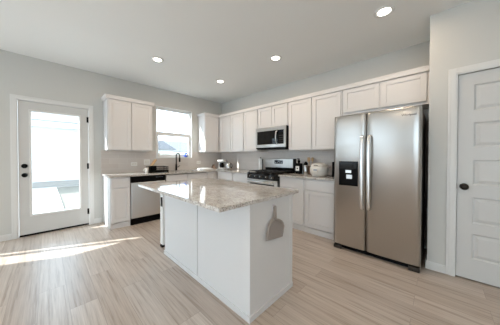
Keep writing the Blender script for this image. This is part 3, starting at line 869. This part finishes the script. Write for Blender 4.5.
# coffee maker
cm = thing('coffee_maker', 'white coffee maker with black carafe in the counter corner', 'coffee maker', (0.46, -0.33, CT), math.radians(38))
obj('base', B(-0.10, 0.10, -0.13, 0.13, 0, 0.04, bev=0.01), M_PEARL, cm)
obj('tower', B(-0.10, 0.10, 0.03, 0.13, 0.041, 0.185, bev=0.01), M_PEARL, cm)
obj('top', B(-0.10, 0.10, -0.12, 0.13, 0.186, 0.245, bev=0.02), M_PEARL, cm)
bm = bmesh.new(); lathe(bm, [(0.05, 0.0405), (0.062, 0.06), (0.066, 0.11), (0.05, 0.155), (0.045, 0.17)], 0, -0.05, 20); ca = obj('carafe', bm, M_BGLASS, cm)
bm = tube(bmesh.new(), [(0, -0.095, 0.16), (0, -0.14, 0.155), (0, -0.145, 0.09), (0, -0.112, 0.08)], 0.008, 8); obj('handle', bm, M_BLACK, ca)
# kettle
k = thing('kettle', 'silver kettle with lid, right of the coffee maker', 'kettle', (0.725, -0.33, CT))
bm = bmesh.new(); lathe(bm, [(0.07, 0), (0.078, 0.008), (0.08, 0.05), (0.066, 0.12), (0.05, 0.155), (0.046, 0.16)]); obj('body', bm, M_SILVER, k)
bm = bmesh.new(); lathe(bm, [(0.046, 0.1605), (0.04, 0.17), (0.012, 0.176), (0.012, 0.19), (0.006, 0.194)]); obj('lid', bm, M_SILVER, k)
obj('spout', tube(bmesh.new(), [(-0.06, -0.02, 0.06), (-0.09, -0.03, 0.10), (-0.10, -0.033, 0.14)], 0.014, 10, taper=[0.02, 0.014, 0.01]), M_SILVER, k)
obj('handle', tube(bmesh.new(), [(0.05, 0.01, 0.15), (0.10, 0.02, 0.14), (0.115, 0.022, 0.08), (0.08, 0.015, 0.04)], 0.010, 10), M_BLACK, k)
# paper towels
p = thing('paper_towel_stand', 'white paper towel roll on a dark stand left of the range', 'paper towel holder', (1.612, -0.12, CT))
bm = bmesh.new(); lathe(bm, [(0.065, 0), (0.065, 0.008), (0.06, 0.01)]); obj('base', bm, M_BLACK, p)
bm = bmesh.new(); lathe(bm, [(0.05, 0.0105), (0.05, 0.285)], 0, 0, 28); obj('paper_roll', bm, M_PAPER, p)
bm = bmesh.new(); lathe(bm, [(0.006, 0.2855), (0.006, 0.30), (0.011, 0.305), (0.008, 0.315)]); obj('finial', bm, M_BLACK, p)
obj('side_arm', B(0.056, 0.068, -0.012, 0.012, 0.0, 0.27, bev=0.003), M_DARKSTEEL, p)
# black bottle with label
q = thing('pump_bottle', 'black bottle with a white label right beside the range', 'bottle', (2.612, -0.14, CT))
obj('body', B(-0.058, 0.058, -0.045, 0.045, 0, 0.20, bev=0.016), M_BLACK, q)
obj('paper_label', B(-0.045, 0.032, -0.0462, -0.0452, 0.055, 0.145), M_PAPER, q)
obj('label_mark', B(-0.02, 0.005, -0.0468, -0.0463, 0.085, 0.11), M_BLACK, q)
bm = bmesh.new(); lathe(bm, [(0.022, 0.201), (0.02, 0.225), (0.026, 0.227), (0.026, 0.25), (0.01, 0.256), (0.01, 0.275)]); box(bm, -0.04, 0.012, -0.009, 0.009, 0.275, 0.29, bev=0.003); obj('pump', bm, M_BLACK, q)
# mill
q = thing('pepper_mill', 'pale cylinder mill with black top between bottle and rice cooker', 'mill', (2.79, -0.20, CT))
bm = bmesh.new(); lathe(bm, [(0.036, 0), (0.038, 0.004), (0.038, 0.165), (0.034, 0.17)]); obj('body', bm, M_SILVER, q)
bm = bmesh.new(); lathe(bm, [(0.03, 0.1705), (0.037, 0.178), (0.039, 0.195), (0.034, 0.215), (0.014, 0.225), (0.01, 0.235)]); obj('top', bm, M_BLACK, q)
# utensil crock
q = thing('utensil_crock', 'dark brown crock behind the rice cooker', 'crock', (2.828, -0.105, CT))
bm = bmesh.new(); lathe(bm, [(0.048, 0), (0.052, 0.005), (0.055, 0.15), (0.050, 0.152), (0.047, 0.012)], 0, 0, 24); obj('body', bm, M_WOODD, q)
def spoon(label, dx, dy, lean, az, kind):
    t = thing('wooden_spoon' if kind else 'wooden_spatula', label, 'utensil', (2.828 + dx, -0.105 + dy, CT + 0.0135))
    t.rotation_euler = (lean * math.sin(az), lean * math.cos(az), 0)
    obj('handle', tube(bmesh.new(), [(0, 0, 0.006), (0, 0, 0.22)], 0.006, 8), M_WOOD, t)
    bm = bmesh.new()
    if kind:
        lathe(bm, [(0.006, 0.2205), (0.02, 0.24), (0.027, 0.265), (0.02, 0.295), (0.006, 0.303)], 0, 0, 14)
        for v in bm.verts: v.co.y *= 0.4
    else: box(bm, -0.028, 0.028, -0.004, 0.004, 0.2205, 0.30, bev=0.003)
    obj('head', bm, M_WOOD, t)
spoon('wooden spatula, left of the utensils in the brown crock', -0.016, 0.0, 0.05, PI, 0)
spoon('round wooden spoon, right of the utensils in the brown crock', 0.018, 0.008, 0.10, 0.2, 1)
spoon('wooden spoon at the front of the brown crock, leaning forward', 0.0, -0.02, 0.08, PI / 2, 1)
# rice cooker
q = thing('rice_cooker', 'cream rounded rice cooker on the counter beside the refrigerator', 'rice cooker', (3.115, -0.34, CT))
bm = bmesh.new()
lathe(bm, [(0.10, 0), (0.112, 0.004), (0.136, 0.03), (0.15, 0.075), (0.152, 0.115), (0.146, 0.15), (0.138, 0.165)], 0, 0, 36); obj('body', bm, M_CREAM, q)
bm = bmesh.new(); lathe(bm, [(0.136, 0.1655), (0.134, 0.175), (0.118, 0.196), (0.088, 0.208), (0.045, 0.214), (0.01, 0.216)], 0, 0, 36); ld = obj('lid', bm, M_CREAM, q)
obj('lid_button', B(-0.03, 0.03, -0.145, -0.11, 0.168, 0.188, bev=0.006), M_GREYP, ld)
obj('steam_vent', B(-0.025, 0.025, 0.03, 0.07, 0.205, 0.219, bev=0.003), M_GREYP, ld)
obj('front_panel', B(-0.04, 0.04, -0.156, -0.138, 0.065, 0.125, bev=0.006), M_CREAM, q)
obj('display', B(-0.03, 0.03, -0.158, -0.1555, 0.095, 0.12), M_GREYBTN, q)
obj('carry_handle', tube(bmesh.new(), [(0.14, 0.04, 0.14), (0.17, 0.03, 0.155), (0.18, 0.0, 0.155), (0.172, -0.03, 0.15), (0.142, -0.04, 0.14)], 0.009, 10), M_GREYP, q)
obj('base_ring', None or lathe(bmesh.new(), [(0.094, -0.0), (0.099, 0.0035)], 0, 0, 24), M_BLACK, q)
bm = tube(bmesh.new(), [(0.115, 0.06, 0.02), (0.165, 0.06, 0.006), (0.175, 0.10, 0.004), (0.16, 0.2, 0.004), (0.12, 0.27, 0.004), (0.08, 0.315, 0.004)], 0.0038, 8)
obj('power_cord', bm, M_BLACK, q)
# black tray upright against the fridge
t = thing('serving_tray', 'thin black tray standing on edge right of the rice cooker', 'tray', (3.352, -0.21, CT))
bm = B(-0.006, 0.006, -0.16, 0.16, 0.0, 0.24, bev=0.005); obj('panel', bm, M_BLACK, t)
bm = bmesh.new()
for a in ((-0.16, -0.148, 0.0, 0.24), (0.148, 0.16, 0.0, 0.24), (-0.148, 0.148, 0.0, 0.012), (-0.148, 0.148, 0.228, 0.24)): box(bm, -0.012, -0.0062, a[0], a[1], a[2], a[3])
obj('rim', bm, M_BLACK, t)

# ------------------------------------------------------------------ wall plates
def plate(label, y, z, w, h, gang, toggles=False):
    t = thing('wall_switch' if toggles else 'power_outlet', label, 'switch' if toggles else 'outlet', (0.0092, y, z), R90)
    obj('cover_plate', B(-w / 2, w / 2, -0.006, 0, -h / 2, h / 2, bev=0.003), M_WHITEP, t)
    for k in range(gang):
        cx = (k - (gang - 1) / 2) * 0.046
        if w > h and not toggles: a = (cx - 0.02, cx + 0.02, -0.0075, -0.0062, -0.014, 0.014)
        else: a = (cx - 0.016, cx + 0.016, -0.009, -0.0062, -0.034, 0.034)
        f_ = obj('rocker' if toggles else 'socket', B(*a, bev=0.002), M_CREAM, t)
        if not toggles:
            for s_ in (-0.005, 0.005): obj('slot', B(cx + s_ - 0.0012, cx + s_ + 0.0012, -0.0078, -0.0074, -0.006, 0.006), M_BLACK, f_)
plate('horizontal white outlet on the left backsplash, nearest the garden door', -2.277, 1.083, 0.116, 0.076, 2)
plate('square white switch plate on the backsplash above the dish rack', -2.03, 1.12, 0.118, 0.118, 2, True)
plate('white outlet on the backsplash right of the kitchen window', -0.76, 1.09, 0.116, 0.076, 2)

# ------------------------------------------------------------------ ceiling lights
def downlight(label, x, y, first=None):
    if first is None:
        t = thing('recessed_light', label, 'ceiling light', (x, y, H), 0, 'recessed ceiling lights')
        bm = bmesh.new()
        seg = 32; prof = [(0.095, -0.001), (0.094, -0.006), (0.080, -0.012), (0.064, -0.008), (0.06, -0.002)]
        rings = [[bm.verts.new((r_ * math.cos(2 * PI * i / seg), r_ * math.sin(2 * PI * i / seg), z_)) for i in range(seg)] for r_, z_ in prof]
        for a, b_ in zip(rings, rings[1:]):
            for i in range(seg):
                j = (i + 1) % seg; q_ = bm.faces.new((a[i], b_[i], b_[j], a[j])); q_.smooth = True
        obj('trim_ring', bm, M_TRIM, t)
        bm = bmesh.new(); lathe(bm, [(0.058, -0.0015), (0.058, -0.005), (0.045, -0.0065)], 0, 0, 32); obj('lens', bm, M_LENS, t)
        ld = bpy.data.lights.new('lamp', 'AREA'); ld.shape = 'DISK'; ld.size = 0.13; ld.energy = LAMP_W; ld.color = (1.0, 0.77, 0.55)
        lo_ = bpy.data.objects.new('lamp', ld); C.objects.link(lo_); lo_.parent = t; lo_.location = (0, 0, -0.014)
        return t
    t = copy_tree(first); t.location = (x, y, H); t['label'] = label
    return t
L0 = downlight('recessed light nearest the left wall, above the garden door side', 1.334, -2.304)
downlight('small recessed light near the window corner of the ceiling', 1.334, -1.059, L0)
downlight('recessed light in the ceiling in front of the microwave', 2.718, -1.042, L0)
downlight('largest recessed light, above the refrigerator', 4.136, -1.042, L0)
for x, y in ((4.136, -3.9), (2.0, -5.2), (4.136, -5.2), (6.2, -3.3), (6.2, -5.2)):  # unseen lamps added behind the camera to brighten the room
    downlight('unseen recessed light added behind the view for fill', x, y, L0)

# ------------------------------------------------------------------ outside
g_ = B(-60, -0.15, -40, 40, -0.35, -0.12); struct('ground', g_, M_GRASS)
bm = B(-7.4, -0.15, -9.0, -3.24, -0.12, -0.09); tag(obj('patio_slab', bm, M_CONC), 'pale concrete patio outside the garden door', 'patio')
bm = B(-7.69, -7.4, -12, 3, -0.12, -0.075); tag(obj('gravel_strip', bm, M_GRAVEL), 'strip of gravel at the foot of the white house outside', 'gravel')
nh = thing('neighbor_house', 'white lap-sided house seen through the garden door', 'house', (-10.7, -6.5, -0.12))
obj('foundation', B(-3, 2.98, -6.5, 5.5, 0, 0.27), M_GRAVEL, nh)
obj('wall', B(-3, 3.0, -6.5, 5.5, 0.27, 3.1), M_SIDING, nh)
obj('fascia', B(3.0, 3.35, -6.9, 5.9, 2.62, 2.86), M_TRIM, nh)
bm = prism(bmesh.new(), [(3.45, -6.9, 2.87), (-3.45, -6.9, 2.87), (0, -6.9, 4.6)], (0, 12.8, 0)); obj('roof', bm, M_ROOF, nh)
def far_house(label, x, y, w, h_, rh):
    t = thing('distant_house', label, 'house', (x, y, -0.12), 0, 'houses beyond the fence')
    obj('wall', B(-4, 4, -w / 2, w / 2, 0, h_), M_SIDING, t)
    bm = prism(bmesh.new(), [(4.4, -w / 2 - 0.4, h_), (4.4, w / 2 + 0.4, h_), (4.4, 0.0, h_ + rh)], (-8.8, 0, 0)); obj('roof', bm, M_ROOF, t)
    obj('window', B(4.0, 4.06, -w * 0.25, -w * 0.05, h_ * 0.35, h_ * 0.75), M_GREYP, t)
    obj('window', B(4.0, 4.06, w * 0.08, w * 0.28, h_ * 0.35, h_ * 0.75), M_GREYP, t)
far_house('grey-roofed house on the left in the kitchen window view', -31, 8.9, 4.2, 2.5, 1.5)
t = thing('distant_house', 'long low-roofed house on the right in the kitchen window view', 'house', (-40, 19.0, -0.12), 0, 'houses beyond the fence')
obj('wall', B(-4, 4, -4.2, 6, 0, 2.5), M_SIDING, t)
bm = prism(bmesh.new(), [(4.5, -4.6, 2.5), (-4.5, -4.6, 2.5), (0, -4.6, 5.0)], (0, 11, 0)); obj('roof', bm, M_ROOF_DARK, t)
fe = thing('garden_fence', 'cream board fence in the yard outside the kitchen window', 'fence', (-15, 6, -0.12))
bm = bmesh.new()
for k in range(60): box(bm, -0.012, 0.012, -5 + k * 0.18, -5 + k * 0.18 + 0.172, 0, 1.85)
obj('boards', bm, M_FENCE, fe)
for k in range(6): obj('post', B(-0.11, -0.0125, -5 + k * 2.1, -4.9 + k * 2.1, 0, 1.9), M_FENCE, fe)
